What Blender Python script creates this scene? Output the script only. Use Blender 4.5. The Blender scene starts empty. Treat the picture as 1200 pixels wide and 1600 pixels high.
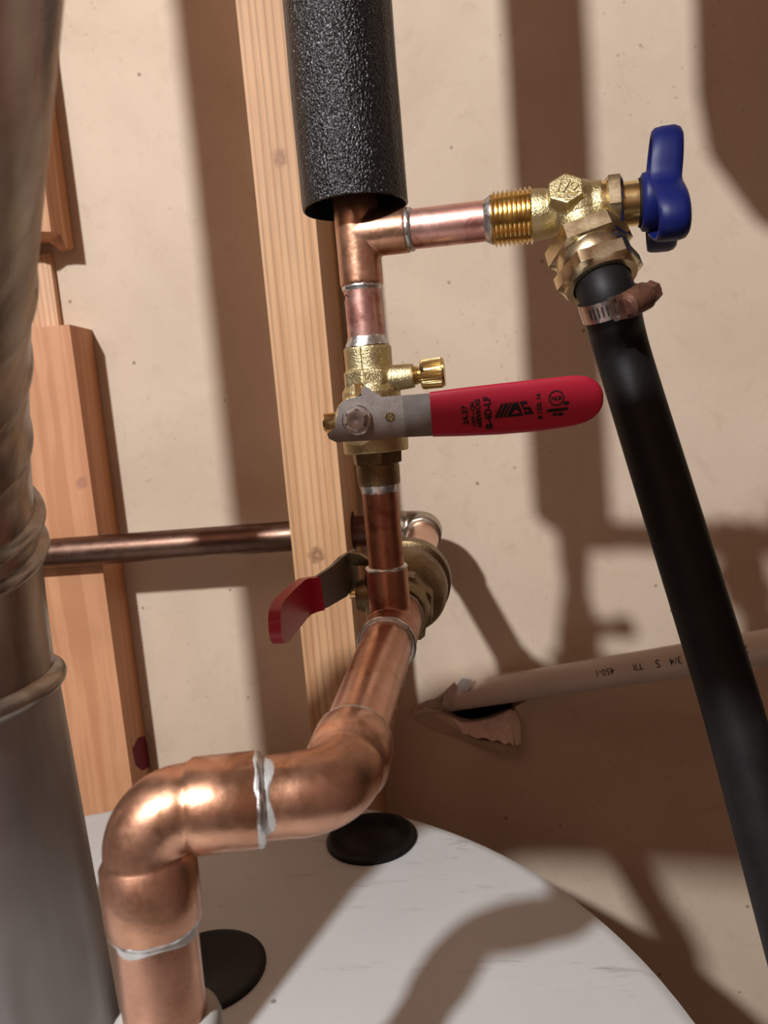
import bpy, bmesh, math, random
from mathutils import Vector, Matrix
random.seed(7)
S = bpy.context.scene
COL = S.collection
I = 0.0254
ZC = 58.0                       # camera height above the floor, inches
PI = math.pi

def W(p):                       # inches (x right, y into wall, z up, from the camera) -> world metres
    return Vector((p[0] * I, p[1] * I, (p[2] + ZC) * I))

# ---------------------------------------------------------------- camera
F = 1202.0
def _axes():
    d = Vector((1400 - 600, 10000 - 800, F)).normalized()
    fx = 105.0
    yy = -(fx * d.x + F * d.z) / d.y
    y = Vector((fx, yy, F)).normalized()
    x = Vector((d.y * y.z - d.z * y.y, d.z * y.x - d.x * y.z, d.x * y.y - d.y * y.x))
    return x, y, -d
AX, AY, AZ = _axes()
def ray(px, py):
    r = Vector((px - 600, py - 800, F))
    return Vector((r.dot(AX), r.dot(AY), r.dot(AZ)))
def at(px, py, Y):              # where a line of sight meets the plane at depth Y
    r = ray(px, py); return r * (Y / r.y)
def atz(px, py, z):
    r = ray(px, py); return r * (z / r.z)

cam = bpy.data.cameras.new('camera')
co = bpy.data.objects.new('camera', cam); COL.objects.link(co)
right = Vector((AX.x, AY.x, AZ.x)); down = Vector((AX.y, AY.y, AZ.y)); fwd = Vector((AX.z, AY.z, AZ.z))
M = Matrix((right, -down, -fwd)).transposed().to_4x4()
M.translation = W((0, 0, 0))
co.matrix_world = M
cam.sensor_fit = 'VERTICAL'; cam.sensor_height = 36.0; cam.lens = F / 1600 * 36
cam.clip_start = 0.01; cam.clip_end = 50
cam.dof.use_dof = True; cam.dof.focus_distance = 13.2 * I; cam.dof.aperture_fstop = 17
S.camera = co

# ---------------------------------------------------------------- world, lamp, exposure
wd = bpy.data.worlds.new('world'); S.world = wd; wd.use_nodes = True
bg = wd.node_tree.nodes['Background']
bg.inputs['Color'].default_value = (1.0, 0.62, 0.42, 1); bg.inputs['Strength'].default_value = 0.12
LAMP = (-23, -34, 35.5)
ld = bpy.data.lights.new('bare_bulb', 'POINT'); ld.energy = 132; ld.shadow_soft_size = 0.034
ld.color = (0.93, 0.955, 0.985)
lo = bpy.data.objects.new('bare_bulb', ld); COL.objects.link(lo); lo.location = W(LAMP)
S.view_settings.view_transform = 'Standard'; S.view_settings.look = 'None'
S.view_settings.exposure = 0.0; S.view_settings.gamma = 1.0; S.view_settings.use_curve_mapping = False

# ---------------------------------------------------------------- materials
def mat(name):
    m = bpy.data.materials.new(name); m.use_nodes = True
    nt = m.node_tree; b = nt.nodes['Principled BSDF']
    return m, nt, b
def N(nt, t, **kw):
    n = nt.nodes.new(t)
    for k, v in kw.items(): setattr(n, k, v)
    return n
def coords(nt, scale=(1, 1, 1), rot=(0, 0, 0), loc=(0, 0, 0)):
    tc = N(nt, 'ShaderNodeTexCoord'); mp = N(nt, 'ShaderNodeMapping')
    mp.inputs['Scale'].default_value = scale; mp.inputs['Rotation'].default_value = rot; mp.inputs['Location'].default_value = loc
    nt.links.new(tc.outputs['Object'], mp.inputs['Vector'])
    return mp.outputs['Vector']
def noise(nt, vec, scale, detail=3, rough=0.55, dist=0.0):
    n = N(nt, 'ShaderNodeTexNoise'); n.inputs['Scale'].default_value = scale
    n.inputs['Detail'].default_value = detail; n.inputs['Roughness'].default_value = rough; n.inputs['Distortion'].default_value = dist
    nt.links.new(vec, n.inputs['Vector']); return n.outputs['Fac']
def ramp(nt, fac, stops, interp='LINEAR'):
    r = N(nt, 'ShaderNodeValToRGB'); r.color_ramp.interpolation = interp
    e = r.color_ramp.elements
    while len(e) < len(stops): e.new(0.5)
    for k, (p, c) in enumerate(stops):
        e[k].position = p; e[k].color = (c[0], c[1], c[2], 1) if not isinstance(c, (int, float)) else (c, c, c, 1)
    nt.links.new(fac, r.inputs['Fac']); return r.outputs['Color']
def mix(nt, fac, a, b, mode='MIX'):
    n = N(nt, 'ShaderNodeMix', data_type='RGBA', blend_type=mode)
    for s, v in ((0, fac), (6, a), (7, b)):
        if hasattr(v, 'node'): nt.links.new(v, n.inputs[s])
        else: n.inputs[s].default_value = v if s == 0 else (v[0], v[1], v[2], 1)
    return n.outputs[2]
def bump(nt, b, h, strength, dist):
    n = N(nt, 'ShaderNodeBump'); n.inputs['Strength'].default_value = strength; n.inputs['Distance'].default_value = dist
    nt.links.new(h, n.inputs['Height']); nt.links.new(n.outputs['Normal'], b.inputs['Normal'])
def metal(name, c1, c2, rough, rvar=0.12, scale=60, bs=0.0, bscale=800, stain=None, stain_at=(0.55, 0.7), stretch=(1, 1, 1), metallic=1.0):
    m, nt, b = mat(name)
    v = coords(nt, stretch)
    n1 = noise(nt, v, scale, 5, 0.62, 0.4)
    c = ramp(nt, n1, [(0.3, c1), (0.72, c2)])
    if stain:
        n2 = noise(nt, coords(nt, loc=(3.1, 1.7, 5.3)), scale * 1.3, 4, 0.6, 1.2)
        c = mix(nt, ramp(nt, n2, [(stain_at[0], 0.0), (stain_at[1], 0.85)]), c, stain)
    nt.links.new(c, b.inputs['Base Color']); b.inputs['Metallic'].default_value = metallic
    n3 = noise(nt, v, scale * 2.2, 4, 0.6)
    mr = N(nt, 'ShaderNodeMapRange'); mr.inputs[1].default_value = 0.3; mr.inputs[2].default_value = 0.7
    mr.inputs[3].default_value = max(0.03, rough - rvar); mr.inputs[4].default_value = rough + rvar
    nt.links.new(n3, mr.inputs[0]); nt.links.new(mr.outputs[0], b.inputs['Roughness'])
    if bs: bump(nt, b, noise(nt, coords(nt), bscale, 3, 0.6), bs, 0.0006)
    return m
def plain(name, c, rough, spec=0.5, metallic=0.0, c2=None, scale=40, bs=0.0, bscale=500, bd=0.0005):
    m, nt, b = mat(name)
    if c2: nt.links.new(ramp(nt, noise(nt, coords(nt), scale, 4, 0.6), [(0.35, c), (0.7, c2)]), b.inputs['Base Color'])
    else: b.inputs['Base Color'].default_value = (c[0], c[1], c[2], 1)
    b.inputs['Roughness'].default_value = rough; b.inputs['Metallic'].default_value = metallic
    b.inputs['Specular IOR Level'].default_value = spec
    if bs: bump(nt, b, noise(nt, coords(nt), bscale, 3, 0.65), bs, bd)
    return m

MT = {}
MT['copper'] = metal('copper', (0.58, 0.295, 0.19), (0.75, 0.43, 0.305), 0.30, 0.08, 45, 0.05, 900, (0.50, 0.26, 0.16), (0.56, 0.72), metallic=0.92)
MT['copper_fitting'] = metal('copper fitting', (0.52, 0.265, 0.155), (0.72, 0.405, 0.28), 0.33, 0.10, 55, 0.30, 140, (0.42, 0.23, 0.12), (0.54, 0.70), metallic=0.92)
MT['copper_pink'] = metal('fluxed copper', (0.58, 0.29, 0.24), (0.84, 0.53, 0.46), 0.38, 0.08, 55, 0.06, 700, (0.38, 0.12, 0.10), (0.52, 0.68), metallic=0.92)
MT['copper_dark'] = metal('dark copper', (0.40, 0.17, 0.10), (0.62, 0.30, 0.19), 0.38, 0.08, 50, 0.06, 700, (0.24, 0.09, 0.05), (0.5, 0.66), metallic=0.92)  # darker, browner copper for the lower tee and riser
MT['copper_aged'] = metal('aged copper', (0.13, 0.075, 0.055), (0.21, 0.125, 0.09), 0.40, 0.08, 60, 0.05, 700)
MT['bronze_aged'] = metal('aged elbow', (0.27, 0.22, 0.17), (0.40, 0.33, 0.26), 0.34, 0.08, 70, 0.10, 500)
MT['solder'] = metal('solder', (0.55, 0.56, 0.56), (0.82, 0.82, 0.81), 0.34, 0.12, 180, 0.25, 500)
MT['flux'] = metal('solder smear', (0.50, 0.50, 0.48), (0.68, 0.67, 0.64), 0.55, 0.10, 180, 0.3, 700, metallic=0.6)
MT['brass_cast'] = metal('cast brass', (0.55, 0.45, 0.23), (0.69, 0.59, 0.34), 0.36, 0.08, 90, 0.55, 1400)
MT['brass'] = metal('machined brass', (0.74, 0.54, 0.22), (0.84, 0.66, 0.33), 0.22, 0.06, 80, 0.04, 900)
MT['brass_dull'] = metal('plated brass', (0.62, 0.53, 0.33), (0.78, 0.68, 0.46), 0.27, 0.07, 60, 0.06, 700)
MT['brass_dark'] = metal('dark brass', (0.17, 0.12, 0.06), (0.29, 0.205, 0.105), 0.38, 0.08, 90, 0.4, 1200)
MT['steel'] = metal('lever steel', (0.25, 0.215, 0.19), (0.34, 0.295, 0.265), 0.50, 0.07, 70, 0.08, 900)
MT['bolt'] = metal('zinc bolt', (0.50, 0.47, 0.46), (0.66, 0.62, 0.60), 0.32, 0.06, 160, 0.08, 900)
MT['rust'] = plain('rusty housing', (0.07, 0.028, 0.018), 0.6, 0.4, 0.35, (0.16, 0.07, 0.04), 160, 0.6, 700)
MT['clamp'] = metal('clamp steel', (0.50, 0.42, 0.38), (0.72, 0.63, 0.58), 0.30, 0.08, 120, 0.05)
MT['slot'] = plain('slot shadow', (0.015, 0.012, 0.011), 0.7, 0.2)
MT['red'] = plain('red vinyl', (0.40, 0.009, 0.030), 0.36, 0.45, 0, (0.44, 0.011, 0.034), 30, 0.05, 300)
MT['ink'] = plain('black ink', (0.012, 0.010, 0.010), 0.6, 0.2)
MT['ink_grey'] = plain('grey print', (0.045, 0.038, 0.034), 0.6, 0.2)
MT['blue'] = plain('blue enamel', (0.003, 0.008, 0.075), 0.46, 0.28, 0, (0.004, 0.009, 0.10), 60, 0.08, 600)
MT['rubber'] = plain('black rubber', (0.006, 0.0055, 0.0055), 0.50, 0.22, 0, (0.011, 0.010, 0.0095), 90, 0.12, 600)
MT['plastic_black'] = plain('black plastic', (0.004, 0.0035, 0.003), 0.45, 0.18, 0, (0.010, 0.0085, 0.0075), 120, 0.1, 300)
MT['grey_sleeve'] = plain('pale sleeve', (0.42, 0.42, 0.40), 0.5, 0.4, 0, (0.52, 0.52, 0.50), 60)
MT['paper_pink'] = plain('torn paper', (0.66, 0.48, 0.40), 0.9, 0.1, 0, (0.80, 0.64, 0.56), 250, 0.5, 900)
MT['gypsum'] = plain('gypsum core', (0.70, 0.66, 0.61), 0.95, 0.1, 0, (0.82, 0.78, 0.73), 200, 0.7, 600)
MT['pvc'] = plain('cream pvc', (0.55, 0.45, 0.37), 0.42, 0.45, 0, (0.60, 0.50, 0.42), 25)

def m_foam():
    m, nt, b = mat('black foam')
    v = coords(nt, (1, 1, 0.8))
    n = noise(nt, v, 980, 2, 0.55, 0.2)
    b.inputs['Base Color'].default_value = (0.006, 0.006, 0.0065, 1)
    b.inputs['Roughness'].default_value = 0.24; b.inputs['Specular IOR Level'].default_value = 0.5
    bump(nt, b, n, 1.0, 0.0010); return m
MT['foam'] = m_foam()

def m_drywall():
    m, nt, b = mat('drywall paper')
    v = coords(nt)
    c = ramp(nt, noise(nt, v, 7, 5, 0.6, 0.6), [(0.3, (0.555, 0.430, 0.315)), (0.7, (0.655, 0.525, 0.395))])
    c = mix(nt, ramp(nt, noise(nt, v, 55, 5, 0.7, 0.8), [(0.55, 0.0), (0.75, 0.30)]), c, (0.40, 0.29, 0.19))
    vo = N(nt, 'ShaderNodeTexVoronoi'); vo.inputs['Scale'].default_value = 42; nt.links.new(v, vo.inputs['Vector'])
    gate = ramp(nt, noise(nt, coords(nt, loc=(1, 2, 3)), 30, 2), [(0.44, 0.0), (0.52, 1.0)])
    sp = ramp(nt, vo.outputs['Distance'], [(0.035, 1.0), (0.075, 0.0)])
    f = mix(nt, 1.0, sp, gate, 'MULTIPLY')
    c = mix(nt, mix(nt, 1.0, f, (0.75, 0.75, 0.75), 'MULTIPLY'), c, (0.16, 0.09, 0.045))
    vp = N(nt, 'ShaderNodeTexVoronoi'); vp.inputs['Scale'].default_value = 115; nt.links.new(v, vp.inputs['Vector'])
    g2 = ramp(nt, noise(nt, coords(nt, loc=(7, 2, 1)), 5, 2), [(0.48, 0.0), (0.60, 0.45)])
    f2 = mix(nt, 1.0, ramp(nt, vp.outputs['Distance'], [(0.06, 1.0), (0.16, 0.0)]), g2, 'MULTIPLY')
    c = mix(nt, f2, c, (0.33, 0.235, 0.15))
    nt.links.new(c, b.inputs['Base Color']); b.inputs['Roughness'].default_value = 0.75
    b.inputs['Specular IOR Level'].default_value = 0.25
    bump(nt, b, noise(nt, v, 160, 4, 0.6), 0.18, 0.001)
    return m
MT['drywall'] = m_drywall()

def m_wood(name, light, dark, knots=(), gscale=150.0, axis=2, contrast=1.0):
    m, nt, b = mat(name)
    sc = [1, 1, 1]; sc[axis] = 0.02
    v = coords(nt, tuple(sc))
    wob = noise(nt, coords(nt, tuple(0.4 if k == axis else 1 for k in range(3))), 22, 3)
    vm = N(nt, 'ShaderNodeVectorMath', operation='MULTIPLY_ADD')
    cmb = N(nt, 'ShaderNodeCombineXYZ'); nt.links.new(wob, cmb.inputs[0]); nt.links.new(wob, cmb.inputs[1])
    nt.links.new(cmb.outputs[0], vm.inputs[0]); vm.inputs[1].default_value = (0.010, 0.010, 0); nt.links.new(v, vm.inputs[2])
    n1 = noise(nt, vm.outputs[0], gscale, 2, 0.45)
    n2 = noise(nt, v, gscale * 5, 2, 0.6)
    n3 = noise(nt, coords(nt), 9, 4, 0.6)
    c = ramp(nt, n1, [(0.40, dark), (0.50, light), (0.58, light), (0.66, [x * (1 - 0.30 * contrast) for x in light])])
    c = mix(nt, ramp(nt, n2, [(0.45, 0.0), (0.75, 0.35)]), c, dark)
    c = mix(nt, ramp(nt, n3, [(0.45, 0.0), (0.8, 0.45)]), c, [x * 0.66 for x in dark])
    h = n1
    for (p, r, kc) in knots:
        tc = N(nt, 'ShaderNodeTexCoord')
        d = N(nt, 'ShaderNodeVectorMath', operation='DISTANCE'); nt.links.new(tc.outputs['Object'], d.inputs[0]); d.inputs[1].default_value = p
        mr = N(nt, 'ShaderNodeMath', operation='DIVIDE'); nt.links.new(d.outputs['Value'], mr.inputs[0]); mr.inputs[1].default_value = r
        ad = N(nt, 'ShaderNodeMath', operation='MULTIPLY_ADD'); nt.links.new(noise(nt, coords(nt), 220, 3), ad.inputs[0]); ad.inputs[1].default_value = 0.7
        nt.links.new(mr.outputs[0], ad.inputs[2])
        f = ramp(nt, ad.outputs[0], [(0.30, 0.35), (0.62, 0.9), (0.95, 0.0)])
        c = mix(nt, f, c, kc)
    nt.links.new(c, b.inputs['Base Color']); b.inputs['Roughness'].default_value = 0.58; b.inputs['Specular IOR Level'].default_value = 0.35
    bump(nt, b, n2, 0.12, 0.0006)
    return m

def m_growth(name, light, dark, knots, freq, x0):
    m = m_wood(name, light, dark, knots, 90, contrast=0.3)
    nt = m.node_tree; b = nt.nodes['Principled BSDF']; c = b.inputs['Base Color'].links[0].from_socket
    v = coords(nt, (1, 0.25, 0.045))
    w = N(nt, 'ShaderNodeTexWave', wave_type='BANDS', bands_direction='X', wave_profile='SAW')
    w.inputs['Scale'].default_value = freq; w.inputs['Distortion'].default_value = 2.6; w.inputs['Detail'].default_value = 3.0
    w.inputs['Detail Scale'].default_value = 1.4; w.inputs['Detail Roughness'].default_value = 0.5
    nt.links.new(v, w.inputs['Vector'])
    f = ramp(nt, w.outputs['Fac'], [(0.0, 0.25), (0.55, 0.0), (0.84, 0.75), (0.93, 0.85), (1.0, 0.25)])
    g = mix(nt, 1.0, f, ramp(nt, noise(nt, coords(nt, (1, 1, 0.15)), 60, 3), [(0.3, 0.45), (0.6, 1.0)]), 'MULTIPLY')
    nt.links.new(mix(nt, g, c, [x * 0.62 for x in dark]), b.inputs['Base Color']); return m

def m_flue(name, c1, c2, r1, r2):
    m, nt, b = mat(name)
    v = coords(nt, (1, 1, 0.12))
    c = ramp(nt, noise(nt, v, 38, 4, 0.6, 0.5), [(0.3, c1), (0.7, c2)])
    nt.links.new(c, b.inputs['Base Color']); b.inputs['Metallic'].default_value = 0.9
    mr = N(nt, 'ShaderNodeMapRange'); mr.inputs[1].default_value = 0.3; mr.inputs[2].default_value = 0.7
    mr.inputs[3].default_value = r1; mr.inputs[4].default_value = r2
    nt.links.new(noise(nt, coords(nt), 30, 5, 0.65, 0.6), mr.inputs[0]); nt.links.new(mr.outputs[0], b.inputs['Roughness'])
    bump(nt, b, noise(nt, coords(nt, (1, 1, 0.3)), 40, 3, 0.5), 0.14, 0.003)
    return m
MT['galv'] = m_flue('galvanised steel', (0.17, 0.135, 0.115), (0.47, 0.42, 0.37), 0.22, 0.38)
MT['galv_dull'] = m_flue('dusty galvanised steel', (0.27, 0.25, 0.24), (0.42, 0.40, 0.39), 0.34, 0.52)

def m_tank():
    m, nt, b = mat('white tank enamel')
    v = coords(nt)
    c = ramp(nt, noise(nt, v, 6, 4, 0.6), [(0.3, (0.50, 0.50, 0.49)), (0.7, (0.575, 0.572, 0.56))])
    vo = N(nt, 'ShaderNodeTexVoronoi'); vo.inputs['Scale'].default_value = 34; nt.links.new(v, vo.inputs['Vector'])
    gate = ramp(nt, noise(nt, coords(nt, loc=(4, 2, 9)), 24, 2), [(0.44, 0.0), (0.52, 1.0)])
    f = mix(nt, 1.0, ramp(nt, vo.outputs['Distance'], [(0.03, 1.0), (0.065, 0.0)]), gate, 'MULTIPLY')
    c = mix(nt, f, c, (0.10, 0.08, 0.07))
    # faint scuffed lines across the lid
    vs = coords(nt, (0.16, 1.0, 1), rot=(0, 0, math.radians(-24)))
    n4 = noise(nt, vs, 130, 6, 0.75, 1.5)
    g4 = ramp(nt, noise(nt, coords(nt, (0.3, 1.6, 1), rot=(0, 0, math.radians(-24))), 14, 2), [(0.47, 0.0), (0.56, 1.0)])
    f4 = mix(nt, 1.0, ramp(nt, n4, [(0.57, 0.0), (0.68, 0.7)]), g4, 'MULTIPLY')
    c = mix(nt, f4, c, (0.27, 0.24, 0.22))
    nt.links.new(c, b.inputs['Base Color']); b.inputs['Roughness'].default_value = 0.42; b.inputs['Specular IOR Level'].default_value = 0.4
    bump(nt, b, noise(nt, v, 120, 5, 0.7), 0.12, 0.0012)
    return m
MT['tank'] = m_tank()
MT['room'] = plain('unpainted room', (0.10, 0.055, 0.036), 0.85, 0.2, 0, (0.13, 0.072, 0.048), 3)
MT['concrete'] = plain('concrete floor', (0.15, 0.12, 0.10), 0.85, 0.2, 0, (0.20, 0.165, 0.14), 12)

# ---------------------------------------------------------------- object helpers
LOC = {}
def thing(name, label, cat, base, group=None):
    o = bpy.data.objects.new(name, None); COL.objects.link(o); o.empty_display_size = 0.02
    o.location = W(base); LOC[o.name] = Vector(o.location)
    o['label'] = label; o['category'] = cat
    if group: o['group'] = group
    return o
def finish(me, m, sharp=38):
    me.materials.append(m)
    b = bmesh.new(); b.from_mesh(me)
    lim = math.radians(sharp)
    for f in b.faces: f.smooth = True
    for e in b.edges:
        if len(e.link_faces) == 2 and e.calc_face_angle(0) > lim: e.smooth = False
    b.to_mesh(me); b.free()
def obj(name, bm, m, parent=None, sharp=38, remesh=None, base=None, label=None, smooth_it=6):
    """bm holds inches from the camera; becomes one mesh in world metres, origin at its thing's base"""
    bmesh.ops.recalc_face_normals(bm, faces=bm.faces)
    me = bpy.data.meshes.new(name)
    if base is not None: o0 = W(base)
    elif parent is not None:
        p = parent
        o0 = LOC[p.name]
    else:
        ws = [W(v.co) for v in bm.verts]
        o0 = Vector(((min(w.x for w in ws) + max(w.x for w in ws)) / 2, (min(w.y for w in ws) + max(w.y for w in ws)) / 2, min(w.z for w in ws)))
    for v in bm.verts: v.co = W(v.co) - o0
    bm.to_mesh(me); bm.free()
    o = bpy.data.objects.new(name, me); COL.objects.link(o)
    if parent is not None: o.parent = parent
    else: o.location = o0
    LOC[o.name] = o0
    if remesh:
        r = o.modifiers.new('remesh', 'REMESH'); r.mode = 'VOXEL'; r.voxel_size = remesh * I
        s = o.modifiers.new('smooth', 'SMOOTH'); s.factor = 0.5; s.iterations = smooth_it
        dg = bpy.context.evaluated_depsgraph_get(); dg.update()
        me2 = bpy.data.meshes.new_from_object(o.evaluated_get(dg)); o.modifiers.clear(); o.data = me2; me2.name = name
        me2.materials.clear(); finish(me2, m, 180)
    else:
        finish(me, m, sharp)
    if label: o['label'] = label
    return o
def tag(o, label, cat, group=None):
    o['label'] = label; o['category'] = cat
    if group: o['group'] = group
    return o

def frame(w, ref=None):
    w = Vector(w).normalized()
    r = Vector(ref) if ref is not None else (Vector((0, 0, 1)) if abs(w.z) < 0.9 else Vector((1, 0, 0)))
    u = (r - w * r.dot(w)).normalized(); v = w.cross(u)
    return w, u, v
def hexr(off=0.0, n=6):
    k = 2 * PI / n
    return lambda a, r: r / math.cos(((a + off) % k) - k / 2)
def lathe(bm, A, w, prof, seg=40, ref=None, caps=True, jitter=0.0):
    """prof: (t, r) or (t, r, shape) along axis w from A"""
    A = Vector(A); w, u, v = frame(w, ref)
    rings = []
    for p in prof:
        t, r = p[0], p[1]; sh = p[2] if len(p) > 2 else None
        ring = []
        for k in range(seg):
            a = 2 * PI * k / seg
            rr = sh(a, r) if sh else r
            tt = t
            if jitter: rr *= 1 + random.uniform(-jitter, jitter); tt += random.uniform(-jitter, jitter) * 0.6
            ring.append(bm.verts.new(A + w * tt + (u * math.cos(a) + v * math.sin(a)) * rr))
        rings.append(ring)
    for a, b in zip(rings, rings[1:]):
        for k in range(seg):
            bm.faces.new((a[k], a[(k + 1) % seg], b[(k + 1) % seg], b[k]))
    if caps:
        bm.faces.new(rings[0]); bm.faces.new(rings[-1])
    return rings
def sweep(bm, pts, radii, seg=32, caps=True, rfn=None):
    pts = [Vector(p) for p in pts]; n = len(pts)
    if not hasattr(radii, '__len__'): radii = [radii] * n
    T = []
    for i in range(n):
        d = (pts[min(i + 1, n - 1)] - pts[max(i - 1, 0)]); T.append(d.normalized())
    w, u, v = frame(T[0]); rings = []
    for i in range(n):
        if i:
            ax = T[i - 1].cross(T[i]); s = ax.length
            if s > 1e-7:
                R = Matrix.Rotation(math.atan2(s, T[i - 1].dot(T[i])), 3, ax.normalized()); u = R @ u
        u = (u - T[i] * u.dot(T[i])).normalized(); v = T[i].cross(u)
        ring = []
        for k in range(seg):
            a = 2 * PI * k / seg; r = radii[i] if rfn is None else rfn(i, a, radii[i])
            ring.append(bm.verts.new(pts[i] + (u * math.cos(a) + v * math.sin(a)) * r))
        rings.append(ring)
    for a, b in zip(rings, rings[1:]):
        for k in range(seg): bm.faces.new((a[k], a[(k + 1) % seg], b[(k + 1) % seg], b[k]))
    if caps: bm.faces.new(rings[0]); bm.faces.new(rings[-1])
    return rings
def bend(A, C, B, r, n=14):
    """points from A to B round the corner C with bend radius r"""
    A, B, C = Vector(A), Vector(B), Vector(C)
    d1 = (A - C).normalized(); d2 = (B - C).normalized()
    half = d1.angle(d2) / 2; L = r / math.tan(half)
    P, Q = C + d1 * L, C + d2 * L
    O = C + (d1 + d2).normalized() * (r / math.sin(half))
    a, b = P - O, Q - O; th = a.angle(b); out = []
    for k in range(n + 1):
        f = k / n
        out.append(O + (a * math.sin((1 - f) * th) + b * math.sin(f * th)) / math.sin(th))
    return P, Q, out
def slab(bm, poly, n, t):
    """a plate: polygon points (3-D) pushed t along n"""
    n = Vector(n); a = [bm.verts.new(Vector(p)) for p in poly]; b = [bm.verts.new(Vector(p) + n * t) for p in poly]
    k = len(a); bm.faces.new(a); bm.faces.new(list(reversed(b)))
    for i in range(k): bm.faces.new((a[i], a[(i + 1) % k], b[(i + 1) % k], b[i]))
def box(bm, lo, hi):
    x0, y0, z0 = lo; x1, y1, z1 = hi
    slab(bm, [(x0, y0, z0), (x1, y0, z0), (x1, y1, z0), (x0, y1, z0)], (0, 0, 1), z1 - z0)
def bevel(bm, w, seg=2, ang=30):
    es = [e for e in bm.edges if len(e.link_faces) == 2 and e.calc_face_angle(0) > math.radians(ang)]
    bmesh.ops.bevel(bm, geom=es, offset=w, segments=seg, profile=0.6, affect='EDGES', clamp_overlap=True)
def B(): return bmesh.new()
def ring_bm(A, w, r, h, seg=40, jit=0.012):
    b = B(); lathe(b, Vector(A) - Vector(w).normalized() * h / 2, w, [(0, r * 0.97), (h * .2, r * 1.03), (h * .5, r * 1.055), (h * .8, r * 1.03), (h, r * 0.97)], seg, jitter=jit); return b
def text_bm(body, size, to3d, extrude=0.0, bold=0.0):
    """lettering laid out centred in (u, v) inches and carried to 3-D by to3d(u, v, h)"""
    c = bpy.data.curves.new('lettering', 'FONT'); c.body = body; c.size = size; c.align_x = 'CENTER'; c.align_y = 'CENTER'
    c.extrude = extrude; c.offset = bold; c.resolution_u = 3
    o = bpy.data.objects.new('lettering', c); COL.objects.link(o)
    dg = bpy.context.evaluated_depsgraph_get(); dg.update()
    me = bpy.data.meshes.new_from_object(o.evaluated_get(dg))
    bpy.data.objects.remove(o); bpy.data.curves.remove(c)
    b = B(); b.from_mesh(me); bpy.data.meshes.remove(me)
    for v in b.verts: v.co = to3d(v.co.x, v.co.y, v.co.z)
    return b
def merge(dst, src):
    me = bpy.data.meshes.new('t'); src.to_mesh(me); src.free(); dst.from_mesh(me); bpy.data.meshes.remove(me)

# ================================================================ SETTING
WY = 23.5
def structure(o): o['kind'] = 'structure'; return o
# back wall with the broken hole round the plastic pipe
hole_px = [(668, 1098), (690, 1084), (706, 1072), (722, 1062), (745, 1066), (770, 1058), (800, 1052), (832, 1050), (838, 1066), (828, 1092), (806, 1104),
           (800, 1116), (776, 1124), (758, 1131), (738, 1134), (718, 1130), (705, 1122), (690, 1113)]
hole = [at(x, y, WY) for x, y in hole_px]
b = B()
outer = [(-34, WY, -58), (24, WY, -58), (24, WY, 52), (-34, WY, 52)]
ov = [b.verts.new(p) for p in outer]; hv = [b.verts.new(p) for p in hole]
es = [b.edges.new((ov[i], ov[(i + 1) % 4])) for i in range(4)] + [b.edges.new((hv[i], hv[(i + 1) % len(hv)])) for i in range(len(hv))]
bmesh.ops.triangle_fill(b, edges=es, use_beauty=True)
ext = bmesh.ops.extrude_face_region(b, geom=b.faces[:])
bmesh.ops.translate(b, vec=(0, 0.5, 0), verts=[g for g in ext['geom'] if isinstance(g, bmesh.types.BMVert)])
wall = structure(obj('wall_back', b, MT['drywall'], base=(0, WY, -58)))
b = B(); box(b, (-34, WY + 4, -58), (24, WY + 4.5, 52)); structure(obj('cavity_light_block', b, MT['room']))  # added sheet behind the cavity, keeps stray light from leaking in
for nm, lo_, hi_, m_ in (('wall_left', (-34.5, -62, -58), (-34, WY + 4.5, 52), 'room'), ('wall_right', (24, -62, -58), (24.5, WY + 4.5, 52), 'room'),
                        ('wall_front', (-34, -62.5, -58), (24, -62, 52), 'room'), ('ceiling', (-34, -62, 52), (24, WY + 4.5, 52.5), 'room'),
                        ('floor', (-34, -62, -58.5), (24, WY + 4.5, -58), 'concrete')):
    b = B(); box(b, lo_, hi_); structure(obj(nm, b, MT[m_]))
# torn paper round the hole
def flap(px, ys, m, t=0.05):
    b = B(); slab(b, [at(x, y, Y) for (x, y), Y in zip(px, ys)], (0, 1, 0), t)
    bmesh.ops.triangulate(b, faces=b.faces[:])
    return obj('torn_flap', b, MT[m], wall)
flap([(700, 1119), (712, 1124), (722, 1130), (740, 1129), (765, 1124), (784, 1116), (797, 1109), (799, 1116), (793, 1122), (800, 1140), (803, 1166), (797, 1160), (789, 1163), (778, 1156), (769, 1158), (757, 1152), (744, 1154), (733, 1148), (722, 1147), (716, 1138)],
     [23.45, 23.4, 23.35, 23.3, 23.3, 23.35, 23.4, 23.3, 23.25, 22.95, 22.6, 22.65, 22.6, 22.7, 22.7, 22.75, 22.8, 22.9, 22.95, 23.2], 'paper_pink')
flap([(797, 1109), (806, 1112), (813, 1130), (814, 1160), (806, 1166), (800, 1140), (793, 1122)], [23.4, 23.4, 23.2, 22.8, 22.6, 22.95, 23.25], 'drywall')
flap([(645, 1112), (650, 1103), (664, 1096), (684, 1090), (698, 1082), (704, 1086), (692, 1098), (690, 1112), (676, 1108), (662, 1105), (652, 1113)],
     [23.0, 22.9, 22.9, 22.9, 22.95, 23.3, 23.35, 23.4, 23.2, 23.1, 23.05], 'drywall')
flap([(646, 1113), (662, 1108), (684, 1110), (690, 1114), (684, 1114), (664, 1112), (650, 1117)], [22.95, 22.95, 23.1, 23.2, 23.2, 23.05, 23.0], 'paper_pink')
flap([(690, 1100), (697, 1078), (710, 1066), (716, 1076), (706, 1092), (700, 1105)], [23.1, 22.9, 22.8, 23.2, 23.3, 23.3], 'paper_pink')
flap([(712, 1072), (722, 1060), (738, 1062), (733, 1078), (720, 1082)], [23.1, 22.8, 22.85, 23.0, 23.2], 'gypsum', 0.2)
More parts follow.
